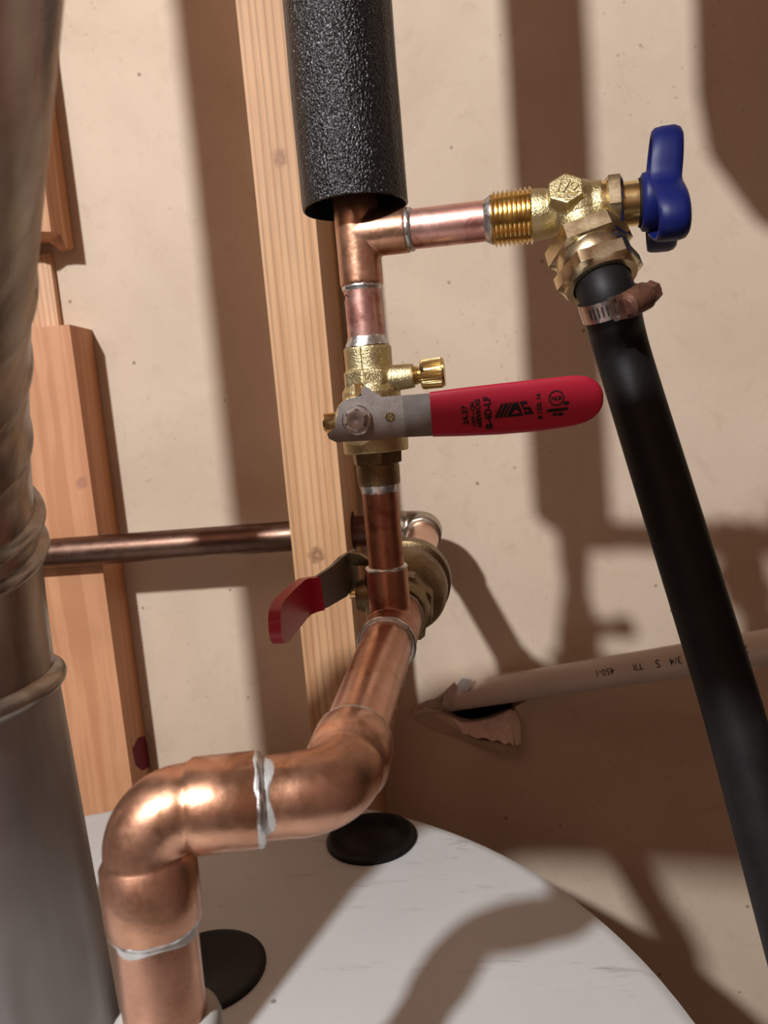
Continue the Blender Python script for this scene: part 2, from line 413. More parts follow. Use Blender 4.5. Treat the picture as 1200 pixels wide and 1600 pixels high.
flap([(770, 1058), (790, 1051), (812, 1048), (834, 1050), (815, 1056), (790, 1062)], [23.3, 23.2, 23.2, 23.35, 23.2, 23.2], 'drywall', 0.04)
flap([(641, 1112), (660, 1105), (690, 1114), (716, 1131), (724, 1146), (745, 1156), (775, 1160), (806, 1168), (810, 1185), (790, 1182), (755, 1168), (715, 1152), (680, 1140), (650, 1126)],
     [23.3, 23.2, 23.3, 23.35, 23.0, 22.95, 22.9, 22.85, 23.1, 23.2, 23.3, 23.35, 23.4, 23.4], 'drywall', 0.04)

# pipes that stand outside the picture and shade it: a second lagged line behind the flue, one made up above the valve for its shadow
b = B(); lathe(b, (-9.6, 11.3, -10.4), (0, 0, 1), [(0, 0.875), (62, 0.875)], 28)
structure(obj('unseen_shade_pipe_1', b, MT['foam'], sharp=60))
b = B()
sweep(b, [(3.15, 13.4, 30), (3.15, 13.4, 12.6), (3.3, 13.4, 11.6), (3.9, 13.4, 10.6), (7.5, 13.4, 8.6), (23.9, 13.4, -0.2)], 0.95, 28)
structure(obj('unseen_shade_pipe_2', b, MT['foam'], sharp=60))  # unseen pipe shaped to cast the upper right band of shade

# ================================================================ WOOD
def yfor(px, py, X): r = ray(px, py); return X * r.y / r.x
HY = 21.72                                        # depth of the old pipe
k1 = at(422, 250, 20); k2 = at(495, 868, 20)
sx0 = at(404, 350, 20).x; sx1 = at(494, 353, 20).x
st_base = Vector(((sx0 + sx1) / 2, 21.75, -58))
MT['stud'] = m_growth('pale stud wood', (0.66, 0.385, 0.20), (0.56, 0.30, 0.145),
                    [(((k1.x + .25 - st_base.x) * I, -1.75 * I, (k1.z + 58) * I), 0.011, (0.30, 0.15, 0.08)),
                     (((k2.x - st_base.x) * I, -1.75 * I, (k2.z + 58) * I), 0.012, (0.20, 0.09, 0.05))], 62, 0)
b = B(); box(b, (sx0, 20, -58), (sx1, 23.49, 52))
bevel(b, 0.07, 2)
stud = obj('wall_stud', b, MT['stud'], base=st_base)
tag(stud, 'pale vertical wooden stud behind the foam sleeve, old pipe passing through it', 'stud')
hz = -3.34
cb = B(); lathe(cb, (sx0 - 1, HY, hz), (1, 0, 0), [(0, 0.60), (4, 0.60)], 32)
cut = obj('cutter', cb, MT['stud'], base=(0, 0, 0))
bo = stud.modifiers.new('hole', 'BOOLEAN'); bo.operation = 'DIFFERENCE'; bo.object = cut; bo.solver = 'EXACT'
dg = bpy.context.evaluated_depsgraph_get(); dg.update()
me = bpy.data.meshes.new_from_object(stud.evaluated_get(dg)); stud.modifiers.clear(); stud.data = me
me.materials.clear(); finish(me, MT['stud'])
bpy.data.objects.remove(cut)

# left: a short upper board, a thin strip and a long lower board fixed on it
lbx = at(155, 600, WY).x; lby = yfor(121, 600, lbx)
ztop = at(107, 507, lby).z
lb_base = Vector((lbx - 1.75, (lby + WY) / 2, -58))
kk = at(128, 754, lby)
MT['board'] = m_wood('orange board wood', (0.60, 0.30, 0.155), (0.51, 0.235, 0.115),
                     [(((kk.x - lb_base.x) * I, (lby - lb_base.y) * I, (kk.z + 58) * I), 0.0095, (0.36, 0.17, 0.11))], 90, contrast=0.6)
b = B()
box(b, (lbx - 3.5, lby, -58), (lbx, WY - 0.01, ztop))
for v in b.verts:
    if v.co.z > 0 and v.co.x > lbx - 0.1 and v.co.y > lby + 0.5: v.co.z -= 0.02
bevel(b, 0.09, 2)
lboard = obj('wood_board', b, MT['board'], base=lb_base)
tag(lboard, 'long orange wooden board on the wall beside the metal flue, behind the old pipe', 'board')
# red paint mark low on its side
b = B()
c0 = [at(x, y, WY) for x, y in ((208, 1165), (226, 1148), (236, 1160), (240, 1195), (230, 1210), (214, 1205))]
slab(b, [(lbx - 0.005, yfor(x, y, lbx) , ray(x, y).z * lbx / ray(x, y).x) for x, y in ((207, 1170), (216, 1152), (226, 1150), (232, 1172), (234, 1198), (222, 1204), (212, 1196))], (1, 0, 0), 0.015)
MT['redmark'] = plain('red marking paint', (0.16, 0.015, 0.03), 0.7, 0.2)
obj('paint_mark', b, MT['redmark'], lboard, label='dark red paint smear on the board side')
ux = at(113, 358, WY).x; uy = yfor(78, 350, ux)
uz = at(78, 357, uy).z
MT['board2'] = m_wood('upper board wood', (0.58, 0.30, 0.155), (0.44, 0.205, 0.095), (), 90, contrast=0.6)
b = B()
nx, ny = 12, 5
grid = {}
for k in range(2):
    for i in range(nx + 1):
        for j in range(ny + 1):
            x = ux - 3.5 + 3.5 * i / nx; y = uy + (WY - 0.01 - uy) * j / ny
            z = 52 if k else uz - 0.12 + 0.22 * (j / ny) * 0 + random.uniform(-0.10, 0.10) - (0.22 if i >= nx - 1 and j > 2 else 0)
            grid[k, i, j] = b.verts.new((x, y, z))
for i in range(nx):
    for j in range(ny):
        for k in range(2): b.faces.new((grid[k, i, j], grid[k, i + 1, j], grid[k, i + 1, j + 1], grid[k, i, j + 1]))
for i in range(nx):
    for j in (0, ny): b.faces.new((grid[0, i, j], grid[0, i + 1, j], grid[1, i + 1, j], grid[1, i, j]))
for j in range(ny):
    for i in (0, nx): b.faces.new((grid[0, i, j], grid[0, i, j + 1], grid[1, i, j + 1], grid[1, i, j]))
tag(obj('wood_board', b, MT['board2'], sharp=25), 'upper wooden board with a ragged broken lower end beside the flue', 'board')
fx_ = at(97, 500, WY).x; fy_ = max(yfor(91, 500, fx_), 22.6)
MT['strip'] = m_growth('furring strip wood', (0.70, 0.43, 0.26), (0.58, 0.33, 0.18), (), 70, 0)
b = B(); box(b, (fx_ - 1.5, fy_, ztop + 0.01), (fx_, WY - 0.01, uz - 0.42)); bevel(b, 0.04, 2)
tag(obj('furring_strip', b, MT['strip']), 'short pale wooden strip in the gap between the upper and lower boards', 'strip')

# ================================================================ WATER HEATER
TZ = -10.5; TX, TY, TR = -7.33, 9.30, 11.02
heater = thing('water_heater', 'white round water heater tank under the copper pipes', 'water heater', (TX, TY, -58))
b = B(); lathe(b, (TX, TY, TZ), (0, 0, -1), [(0.0, 0.01), (0, TR - 0.35), (0.02, TR - 0.2), (0.08, TR - 0.06), (0.2, TR), (0.9, TR), (0.92, TR - 0.05), (1.0, TR - 0.05), (1.02, TR - 0.02), (47.4, TR - 0.02)], 128, caps=True)
obj('tank_jacket', b, MT['tank'], heater, sharp=30)
def port(px, py, R, dish):
    c = atz(px, py, TZ); b = B()
    if dish:
        lathe(b, c, (0, 0, 1), [(0.0, R), (0.06, R), (0.10, R * 0.97), (0.12, R * 0.90), (0.11, R * 0.80), (0.06, R * 0.77), (0.03, R * 0.74), (0.025, R * 0.5), (0.05, R * 0.46), (0.05, 0.01)], 56)
    else:
        lathe(b, c, (0, 0, 1), [(0.0, R), (0.04, R), (0.07, R * 0.96), (0.08, R * 0.90), (0.07, R * 0.86), (0.075, R * 0.5), (0.06, R * 0.46), (0.06, 0.01)], 56)
    return b
obj('port_plug', port(581, 1311, 1.13, True), MT['plastic_black'], heater, label='round black plastic plug recessed in the tank top')
obj('port_plug', port(322, 1517, 1.17, False), MT['plastic_black'], heater, label='flat black disc on the tank top behind the copper leg')

# ================================================================ MAIN COPPER RUN
RX, RY = -1.335, 13.2
def run(y): return Vector((-1.34 + (y - 13.2) * 0.043, y, -3.84 + (y - 13.2) * 0.052))
RD = (run(14) - run(13)).normalized()
ER = run(7.98)
EL = at(223, 1268, 7.42)
BOT = at(259, 1590, 7.30)
LEGD = (BOT - EL).normalized()
BOT2 = EL + LEGD * ((TZ + 0.05 - EL.z) / LEGD.z)
zt = run(RY).z
main = thing('copper_pipe_run', 'thick copper pipe zigzagging from the tank up to the lower tee', 'copper pipe', (BOT2.x, BOT2.y, TZ))
RP, RH, RB = 0.4375, 0.508, 0.455
# lower leg
b = B(); lathe(b, EL + LEGD * 1.0, LEGD, [(0, RP), ((BOT2 - EL).length - 1.0, RP)], 48); obj('pipe', b, MT['copper'], main)
b = B(); cs = EL + LEGD * ((-6.28 - EL.z) / LEGD.z)
lathe(b, cs, LEGD, [(0.0, RP + 0.02), (0.0, 0.50), (0.05, 0.57), (0.15, 0.60), (4.2, 0.60)], 40); obj('nipple_sleeve', b, MT['grey_sleeve'], main, label='pale grey sleeve round the pipe at the tank')
# elbows
def elbow(A, C, Bp, hub1, hub2, r, rb=RB, rh=RH, hl=0.72):
    P, Q, pts = bend(A, C, Bp, r, 18)
    d1 = (Vector(A) - Vector(C)).normalized(); d2 = (Vector(Bp) - Vector(C)).normalized()
    L = [P + d1 * (hl), P + d1 * (hl - 0.03), P + d1 * 0.10, P + d1 * 0.03]
    R1 = [rh - .015, rh, rh, rb + 0.008] if hub1 else [RP, RP, RP + .01, rb]
    Rr = [Q + d2 * 0.03, Q + d2 * 0.10, Q + d2 * (hl - 0.03), Q + d2 * hl]
    R2 = [rb + 0.008, rh, rh, rh - .015] if hub2 else [rb, RP + .01, RP, RP]
    b = B(); sweep(b, L + pts + Rr, R1 + [rb] * len(pts) + R2, 48)
    return b, P + d1 * hl, Q + d2 * hl
far = run(12)
b, e1, e2 = elbow(BOT2, EL, ER, True, True, 0.42, hl=0.78); obj('elbow_fitting', b, MT['copper_fitting'], main, sharp=60)
b, f1, f2 = elbow(EL, ER, far, False, True, 0.60, hl=0.66); obj('elbow_fitting', b, MT['copper_fitting'], main, sharp=60)
legd = (ER - EL).normalized()
for A_, w_, r_, h_ in ((e1, LEGD, RP, 0.10), (e2, legd, RP + .015, 0.10), (f2, RD, RP, 0.08)):
    obj('solder_ring', ring_bm(A_, w_, r_ + 0.035, h_), MT['solder'], main)
# drip under the lower joint: a smear of solder
def smear(A, w, r, a0, a1, t0, t1, m, parent, ref=None, n=14):
    """thin irregular patch of solder lying on a pipe"""
    b = B(); A = Vector(A); w, u, v = frame(w, ref); rows = []
    for i in range(n + 1):
        f = i / n; a = a0 + (a1 - a0) * f; e = math.sin(PI * f) ** 0.6
        row = []
        for j in range(5):
            g = j / 4; rr = r + 0.003 + 0.006 * math.sin(PI * g) * e
            tt = t0 + (t1 - t0) * g * (0.25 + 0.75 * e * (0.6 + 0.4 * math.sin(7 * f + 1)))
            row.append(b.verts.new(A + w * tt + (u * math.cos(a) + v * math.sin(a)) * rr))
        rows.append(row)
    for p, q in zip(rows, rows[1:]):
        for j in range(4): b.faces.new((p[j], q[j], q[j + 1], p[j + 1]))
    ext = bmesh.ops.extrude_face_region(b, geom=b.faces[:])
    cen = A
    for g in ext['geom']:
        if isinstance(g, bmesh.types.BMVert):
            rad = g.co - A; rad -= w * rad.dot(w); g.co -= rad.normalized() * 0.03
    return obj('solder_smear', b, m, parent, sharp=80)
CAMV = Vector((0, 0, 0))
smear(e1, LEGD, RP, -1.5, 1.3, 0.0, 0.24, MT['flux'], main, ref=CAMV - e1)
smear(e2, legd, RP + 0.004, -1.2, 1.0, 0.02, 0.24, MT['flux'], main, ref=CAMV - e2)
smear(e2, -legd, RH - 0.004, 0.0, 1.1, 0.0, 0.07, MT['flux'], main, ref=CAMV - e2)
smear(f2, -RD, RH - 0.006, -0.6, 0.9, 0.0, 0.10, MT['solder'], main, ref=Vector((0, 0, 1)))
# run to the tee
b = B(); lathe(b, f2 - RD * 0.2, RD, [(0, RP), ((run(12.6) - f2).length + 0.2, RP)], 48); obj('pipe', b, MT['copper'], main)
b = B()
t0 = run(12.45); L_ = (run(13.95) - t0).length
lathe(b, t0, RD, [(0, 0.487), (L_, 0.487)], 48)
lathe(b, (RX, RY, zt), (0, 0, 1), [(0, 0.362), (at(607, 886, RY).z - zt, 0.365)], 44)
obj('tee_fitting', b, MT['copper_dark'], main, remesh=0.022, smooth_it=8)
obj('solder_ring', ring_bm(t0, RD, RP + 0.045, 0.11), MT['solder'], main)
obj('solder_ring', ring_bm(run(13.95), RD, RP + 0.045, 0.12), MT['solder'], main)
zh = at(607, 886, RY).z
obj('solder_ring', ring_bm((RX, RY, zh), (0, 0, 1), 0.355, 0.07), MT['solder'], main)
zl = at(594, 754, RY).z
b = B(); lathe(b, (RX, RY, zh - 0.2), (0, 0, 1), [(0, 0.3125), (zl - zh + 0.3, 0.3125)], 44)
obj('pipe', b, MT['copper_dark'], main, label='narrow dark copper riser')
b = B(); lathe(b, run(13.8), RD, [(0, RP), (0.6, RP)], 40); obj('pipe', b, MT['copper_dark'], main)

# ================================================================ OLD COPPER LINE AND REAR BALL VALVE
old = thing('copper_pipe_run', 'dull aged copper pipe crossing left through the stud from a rear elbow', 'copper pipe', (-0.95, HY, hz - 0.6))
EO = Vector((run(HY).x, HY, hz))
LD = Vector((-1, 0.0, 0.0))
P, Q, pts = bend(EO - RD * 3, EO, EO + LD * 3, 0.5, 14)
b = B(); rh, rb = 0.50, 0.475
L1 = [P - RD * 0.62, P - RD * 0.10, P - RD * 0.02]; L2 = [Q + LD * 0.02, Q + LD * 0.10, Q + LD * 0.62]
sweep(b, L1 + pts + L2, [rh, rh, rb + .01] + [rb] * len(pts) + [rb + .01, rh, rh], 40)
obj('elbow_fitting', b, MT['bronze_aged'], old, sharp=60)
obj('solder_ring', ring_bm(P - RD * 0.62, RD, RP + 0.03, 0.08), MT['bronze_aged'], old)
b = B(); lathe(b, run(16.2), RD, [(0, RP), ((P - RD * 0.5 - run(16.2)).length, RP)], 40); obj('pipe', b, MT['copper'], old, label='bright copper stub joining elbow and rear valve')
b = B(); lathe(b, Q + LD * 0.5, LD, [(0, RP), (28, RP)], 40); obj('pipe', b, MT['copper_aged'], old)

rv = thing('ball_valve', 'dark brass ball valve behind the lower tee, red lever pointing at viewer', 'valve', run(15.2) - Vector((0, 0, 0.8)))
b = B()
V0 = run(13.98); hx = hexr(0.3, 8)
lathe(b, V0, RD, [(0, 0.56), (0.10, 0.60), (0.45, 0.60), (0.5, 0.62, hx), (0.85, 0.64, hx), (0.95, 0.60), (1.2, 0.80), (1.5, 0.88), (1.9, 0.88), (2.15, 0.78), (2.3, 0.60)], 48)
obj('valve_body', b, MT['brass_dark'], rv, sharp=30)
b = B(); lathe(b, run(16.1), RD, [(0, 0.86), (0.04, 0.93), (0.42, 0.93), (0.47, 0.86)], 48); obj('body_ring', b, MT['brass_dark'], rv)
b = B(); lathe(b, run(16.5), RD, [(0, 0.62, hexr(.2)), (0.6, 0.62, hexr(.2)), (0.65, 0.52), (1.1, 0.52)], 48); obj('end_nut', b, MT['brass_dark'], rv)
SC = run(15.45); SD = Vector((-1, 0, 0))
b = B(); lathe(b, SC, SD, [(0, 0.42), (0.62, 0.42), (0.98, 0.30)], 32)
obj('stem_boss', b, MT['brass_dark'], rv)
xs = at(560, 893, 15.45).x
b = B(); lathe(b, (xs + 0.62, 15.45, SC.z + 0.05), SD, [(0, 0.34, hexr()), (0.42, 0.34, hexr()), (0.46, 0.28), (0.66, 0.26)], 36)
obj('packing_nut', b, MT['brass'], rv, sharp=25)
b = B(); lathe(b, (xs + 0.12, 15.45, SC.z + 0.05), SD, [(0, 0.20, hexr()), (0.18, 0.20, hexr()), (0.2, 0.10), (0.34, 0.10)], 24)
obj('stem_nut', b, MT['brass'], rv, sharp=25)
# lever: strap bent out and then toward the viewer
def strap(poly, hw, t, up=Vector((0, 0, 1))):
    b = B(); n = len(poly); rows = []
    for i, p in enumerate(poly):
        p = Vector(p); d = (Vector(poly[min(i + 1, n - 1)]) - Vector(poly[max(i - 1, 0)])).normalized()
        s = d.cross(up).normalized(); uu = s.cross(d).normalized()
        h = hw[i] if hasattr(hw, '__len__') else hw
        rows.append([b.verts.new(p + uu * h * a + s * t * c) for a, c in ((-1, -.5), (1, -.5), (1, .5), (-1, .5))])
    for p, q in zip(rows, rows[1:]):
        for j in range(4): b.faces.new((p[j], p[(j + 1) % 4], q[(j + 1) % 4], q[j]))
    b.faces.new(rows[0]); b.faces.new(rows[-1]); return b
def arc_px(l): return [at(x, y, Y) for x, y, Y in l]
b = strap(arc_px([(556, 884, 16.3), (546, 893, 15.55), (537, 899, 15.15), (529, 908, 15.0), (500, 926, 14.78), (492, 928, 14.73)]), [0.36, 0.40, 0.40, 0.36, 0.335, 0.325], 0.10)
bevel(b, 0.03, 2, 50); obj('lever', b, MT['steel'], rv, label='bent grey steel lever strap')
b = B(); tp = [(543, 893, 15.5)]
slab(b, arc_px([(533, 870, 15.4), (545, 864, 15.3), (560, 866, 15.3), (577, 876, 15.3), (580, 884, 15.6), (556, 884, 15.6), (545, 880, 15.4), (534, 884, 15.4)]), (0.3, 0.4, 0), 0.25)
bevel(b, 0.03, 2, 40); obj('stop_plate', b, MT['brass_dark'], rv, label='bronze stop tab over the lever')
b = strap(arc_px([(502, 926, 14.78), (488, 929, 14.70), (477, 932, 14.52), (470, 937, 14.15), (454, 954, 13.25), (440, 970, 12.4), (434, 975.5, 12.05), (431, 978, 11.88), (429, 979, 11.80)]), [0.335, 0.345, 0.36, 0.365, 0.37, 0.365, 0.32, 0.24, 0.12], 0.20)
bevel(b, 0.07, 3, 50); obj('grip', b, MT['red'], rv, sharp=60, label='red vinyl lever grip with rounded end')
b = B(); slab(b, arc_px([(654, 972, 15.5), (662, 967, 15.5), (666, 978, 15.5), (664, 994, 15.5), (657, 1000, 15.5), (650, 1000, 15.5)]), (0, 1, 0), 0.3); bevel(b, 0.04, 2, 40)
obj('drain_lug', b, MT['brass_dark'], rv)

# ================================================================ UPPER TEE, STUBS, FOAM
up = thing('copper_pipe_run', 'slim copper tee with short stub pipes below the black foam sleeve', 'copper pipe', (RX, RY, at(570, 535, RY).z))
zf = at(549, 328, RY).z
ztc = at(562, 368, RY).z
ztb = at(560, 448, RY).z
BR0 = Vector((RX, RY, ztc)); BR1 = at(1000, 317, 12.6)
BD = (BR1 - BR0).normalized()
tdist = lambda px, py, Y: (at(px, py, Y) - BR0).dot(BD)
def bt(px, py=340): # distance along the branch at an image column
    lo_, hi_ = 0.0, 8.0
    for _ in range(50):
        m_ = (lo_ + hi_) / 2; p = BR0 + BD * m_
        c = Vector((AX.x * p.x + AY.x * p.y + AZ.x * p.z, AX.y * p.x + AY.y * p.y + AZ.y * p.z, AX.z * p.x + AY.z * p.y + AZ.z * p.z))
        if 600 + F * c.x / c.z < px: lo_ = m_
        else: hi_ = m_
    return lo_
te = bt(638)
b = B(); lathe(b, (RX, RY, ztb), (0, 0, 1), [(0, 0.362), (zf + 0.25 - ztb, 0.362)], 44)
lathe(b, BR0, BD, [(0, 0.362), (te, 0.362)], 44)
obj('tee_fitting', b, MT['copper_fitting'], up, remesh=0.02, smooth_it=7)
b = B(); lathe(b, (RX, RY, zf + 0.1), (0, 0, 1), [(0, 0.3125), (26, 0.3125)], 32); obj('pipe', b, MT['copper_pink'], up)
obj('solder_ring', ring_bm((RX, RY, ztb - 0.02), (0, 0, 1), 0.325, 0.12), MT['solder'], up)
zs = at(570, 536, RY).z
b = B(); lathe(b, (RX, RY, zs - 0.25), (0, 0, 1), [(0, 0.3125), (ztb - zs + 0.4, 0.3125)], 44); obj('pipe', b, MT['copper_pink'], up)
tv = bt(768)
b = B(); lathe(b, BR0 + BD * (te - 0.2), BD, [(0, 0.315), (tv - te + 0.3, 0.315)], 44); obj('pipe', b, MT['copper_pink'], up)
obj('solder_ring', ring_bm(BR0 + BD * (te + 0.02), BD, 0.335, 0.13), MT['solder'], up)
b = B(); lathe(b, BR0 + BD * (tv - 0.10), BD, [(0, 0.318), (0.04, 0.345), (0.09, 0.375), (0.11, 0.38)], 40, jitter=0.012); obj('solder_ring', b, MT['solder'], up)
b = B(); lathe(b, (RX, RY, zs - 0.06), (0, 0, 1), [(0, 0.375), (0.05, 0.36), (0.11, 0.325), (0.16, 0.314)], 40, jitter=0.015); obj('solder_ring', b, MT['solder'], up)
# pen tick on the stub
zp = at(560, 470, RY).z
def on_riser(u, v): # px offset mapped on the pipe front
    p = at(u, v, RY); dx = max(-0.3, min(0.3, p.x - RX)); return Vector((RX + dx, RY - math.sqrt(0.3125 ** 2 - dx ** 2) - 0.006, p.z + 0.03))
b = B(); sweep(b, [on_riser(x, y) for x, y in ((538, 474), (540, 468), (543, 466), (547, 469))], 0.008, 8); obj('pen_mark', b, MT['ink'], up, label='small black pen tick')

fo = B()
FR = 0.875
segs = 64
def foamr(i, a, r): return r * (1 + 0.006 * math.sin(3 * a + i) + 0.004 * math.sin(7 * a + 2 * i))
zz = [zf + 0.02, zf, zf + 0.03, zf + 0.12] + [zf + 0.6 + 0.8 * k for k in range(34)]
rr_ = [FR * 0.90, FR * 0.97, FR * 0.995, FR] + [FR] * 34
outer_r = sweep(fo, [(RX, RY, zz[0] - 0.0)] + [(RX, RY, z) for z in zz[2:]], [FR * 0.96] + rr_[2:], segs, caps=False, rfn=foamr)
inn = sweep(fo, [(RX, RY, zf + 0.03), (RX, RY, zf + 0.14), (RX, RY, zf + 0.5), (RX, RY, zf + 0.55)], [0.80, 0.72, 0.62, 0.33], segs, caps=False)
for k in range(segs): fo.faces.new((outer_r[0][k], inn[0][k], inn[0][(k + 1) % segs], outer_r[0][(k + 1) % segs]))
fo.faces.new(outer_r[-1])
foam = obj('pipe_insulation', fo, MT['foam'], sharp=50, base=(RX, RY, zf))
MT['foam_cut'] = plain('cut foam', (0.006, 0.006, 0.006), 0.95, 0.05)
foam.data.materials.append(MT['foam_cut'])
for f in foam.data.polygons:
    c = f.center
    if c.z < 0.6 * I and (c.x ** 2 + c.y ** 2) ** 0.5 < 0.86 * I * 0.985: f.material_index = 1
tag(foam, 'black foam sleeve around the vertical pipe at the top', 'pipe insulation')

# ================================================================ FRONT BALL VALVE
bv = thing('ball_valve', 'brass ball valve on the riser with long red lever pointing right', 'valve', (RX, RY, zl))
Zr = lambda y, x=585: at(x, y, RY).z
zA, zB_, zC_, zD, zE = Zr(541), Zr(577), Zr(602), Zr(684), Zr(706)
b = B()
oc = hexr(0.2, 8)
lathe(b, (RX, RY, zE), (0, 0, 1), [(0, 0.555), (zD - zE, 0.565), (zD - zE + 0.02, 0.50), (zC_ - zE - 0.1, 0.50), (zC_ - zE, 0.44), (zC_ - zE + 0.02, 0.43, oc), (zB_ - zE - 0.02, 0.43, oc), (zB_ - zE, 0.40), (zA - zE - 0.02, 0.405), (zA - zE, 0.385)], 64)
# boss for the drain cap
zb = at(620, 591, RY).z
lathe(b, (RX + 0.2, RY - 0.1, zb), (1, -0.06, 0.02), [(0, 0.22), (0.44, 0.21), (0.56, 0.20)], 36)
# stem boss toward the viewer and the seam line up the socket
lathe(b, (at(558, 656, 12.5).x, RY, at(558, 656, 12.5).z), (0, -1, 0), [(0, 0.42), (0.55, 0.40), (0.62, 0.30)], 36)
obj('valve_body', b, MT['brass_cast'], bv, remesh=0.018, smooth_it=3)
b = B(); xs_ = at(563, 560, 12.8).x
box(b, (xs_ - 0.012, RY - 0.425, zB_), (xs_ + 0.012, RY - 0.36, zA - 0.01)); obj('seam', b, MT['brass_cast'], bv)
b = B(); p = at(560, 609, 12.5); box(b, (p.x - 0.05, 12.42, p.z - 0.1), (p.x + 0.05, 12.72, p.z + 0.1)); bevel(b, 0.015); obj('stop_lug', b, MT['brass'], bv)
b = B()
zn1, zn2 = Zr(707), Zr(725)
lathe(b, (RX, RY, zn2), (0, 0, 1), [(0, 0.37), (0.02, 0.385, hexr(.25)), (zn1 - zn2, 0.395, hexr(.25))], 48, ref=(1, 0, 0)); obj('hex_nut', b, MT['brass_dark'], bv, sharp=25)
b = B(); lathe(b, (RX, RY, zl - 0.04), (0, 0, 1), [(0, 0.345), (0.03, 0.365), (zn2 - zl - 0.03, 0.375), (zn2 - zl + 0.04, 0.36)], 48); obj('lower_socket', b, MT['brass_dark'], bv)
b = B(); lathe(b, (RX, RY, zl - 0.17), (0, 0, 1), [(0, 0.314), (0.06, 0.325), (0.14, 0.35)], 40, jitter=0.02); obj('solder_ring', b, MT['solder'], bv)
# drain cap, knurled
cdir = Vector((1, -0.06, 0.02)).normalized(); c0 = Vector((RX + 0.2, RY - 0.1, zb)) + cdir * 0.55
kn = lambda a, r: r * (1 + 0.035 * (1 if math.sin(a * 36) > 0 else -1))
b = B(); lathe(b, c0, cdir, [(0, 0.135), (0.05, 0.16), (0.10, 0.135), (0.13, 0.135)], 30); obj('drain_neck', b, MT['brass'], bv)
b = B(); lathe(b, c0 + cdir * 0.12, cdir, [(0, 0.22), (0.02, 0.245), (0.05, 0.245, kn), (0.35, 0.245, kn), (0.37, 0.24), (0.40, 0.22)], 144); obj('drain_cap', b, MT['brass'], bv, sharp=20)
p = at(658, 577, 12.83); b = B(); lathe(b, (p.x, p.y - 0.02, p.z), (0, -1, 0.3), [(0, 0.03), (0.03, 0.03)], 12); obj('cap_hole', b, MT['slot'], bv)
# lever plate
YP = 12.42
def cp(x, y): return (500 + x / 5.4545, 580 + y / 5.4545)
out = [cp(*q) for q in ((60, 530), (75, 575), (140, 607), (400, 592), (735, 562), (712, 205), (680, 205), (525, 220), (470, 185), (375, 122), (350, 150), (350, 195), (300, 224), (230, 240), (185, 268), (160, 300), (148, 380), (132, 480))]
b = B(); slab(b, [at(x, y, YP) for x, y in out], (0, 1, 0), 0.10)
bevel(b, 0.012, 1, 40)
lev = obj('lever', b, MT['steel'], bv, label='grey steel lever plate')
p0, p1 = at(634.5, 650, YP), at(673, 647.5, 12.12)
b = B()
za0, zb0 = at(630.5, 617.6, YP).z, at(634.7, 683, YP).z
za1, zb1 = at(672, 614.5, 12.15).z, at(677, 681.5, 12.15).z
xa = at(632.5, 650, YP).x
slab(b, [(xa - 0.02, YP, zb0), (xa - 0.02, YP, za0), (p1.x + 0.1, 12.15, za1), (p1.x + 0.1, 12.15, zb1)], (0, 1, 0), 0.10); bevel(b, 0.012, 1, 40)
obj('lever_neck', b, MT['steel'], bv, label='bent steel neck between plate and grip')
pc = at(558, 656, YP)
b = B(); lathe(b, pc, (0, -1, 0), [(0, 0.245), (0.03, 0.245), (0.05, 0.22)], 36); obj('washer', b, MT['bolt'], bv)
b = B(); lathe(b, pc, (0, -1, 0), [(0.04, 0.165, hexr(.1)), (0.20, 0.165, hexr(.1)), (0.235, 0.145), (0.235, 0.06), (0.225, 0.03)], 48); obj('lever_nut', b, MT['bolt'], bv, sharp=25, label='zinc hex nut holding the lever')
ph = at(609, 651, YP)
b = B(); lathe(b, ph, (0, -1, 0), [(0, 0.08), (0.012, 0.08), (0.014, 0.065), (0.004, 0.055)], 24); obj('lever_hole', b, MT['brass_dark'], bv)  # raised dark brass disc put in for the hole through the plate
pp = at(526, 659, 13.0)
b = B(); lathe(b, pp, (-1, -0.1, 0.0), [(-0.5, 0.10), (-0.05, 0.10), (0.0, 0.145, hexr(.2)), (0.20, 0.145, hexr(.2)), (0.23, 0.12)], 36); obj('packing_plug', b, MT['brass'], bv, sharp=25)
# red grip: rounded dipped-vinyl sleeve with a dimple near the end
YG = 12.10
top_px = [(671, 612.5), (720, 606), (780, 599), (840, 592.5), (880, 588), (900, 586.5), (916, 588), (929, 594), (937, 603), (941.5, 614), (942, 625)]
bot_px = [(676.5, 682.5), (722, 681.5), (780, 679), (840, 674), (880, 668), (899, 664.5), (914, 660), (926, 653), (935, 644), (940, 635), (942, 626)]
b = B(); rows = []
n_ = 14
for (tx, ty), (bx, by) in zip(top_px, bot_px):
    T_, Bm = at(tx, ty, YG), at(bx, by, YG); cen = (T_ + Bm) / 2; hv = (T_ - Bm) / 2; hh = max(hv.length, 0.02)
    th = 0.105 if hh > 0.2 else 0.105 * (hh / 0.2) ** 0.5
    row = []
    for k in range(n_ * 2):
        a = 2 * PI * k / (n_ * 2); c, s = math.cos(a), math.sin(a)
        e = 0.28                                             # superellipse: flat faces, rounded edges
        x = math.copysign(abs(c) ** e, c) if abs(c) > 1e-9 else 0; y = math.copysign(abs(s) ** 0.75, s) if abs(s) > 1e-9 else 0
        row.append(b.verts.new(cen + hv * y * 1.0 + Vector((0, -1, 0)) * x * th))
    rows.append(row)
for p, q in zip(rows, rows[1:]):
    for k in range(n_ * 2): b.faces.new((p[k], p[(k + 1) % (n_ * 2)], q[(k + 1) % (n_ * 2)], q[k]))
b.faces.new(rows[0]); b.faces.new(rows[-1])
bmesh.ops.subdivide_edges(b, edges=[e for e in b.edges if abs((e.verts[0].co - e.verts[1].co).x) > 0.15], cuts=6)
dp = at(925, 640, YG)
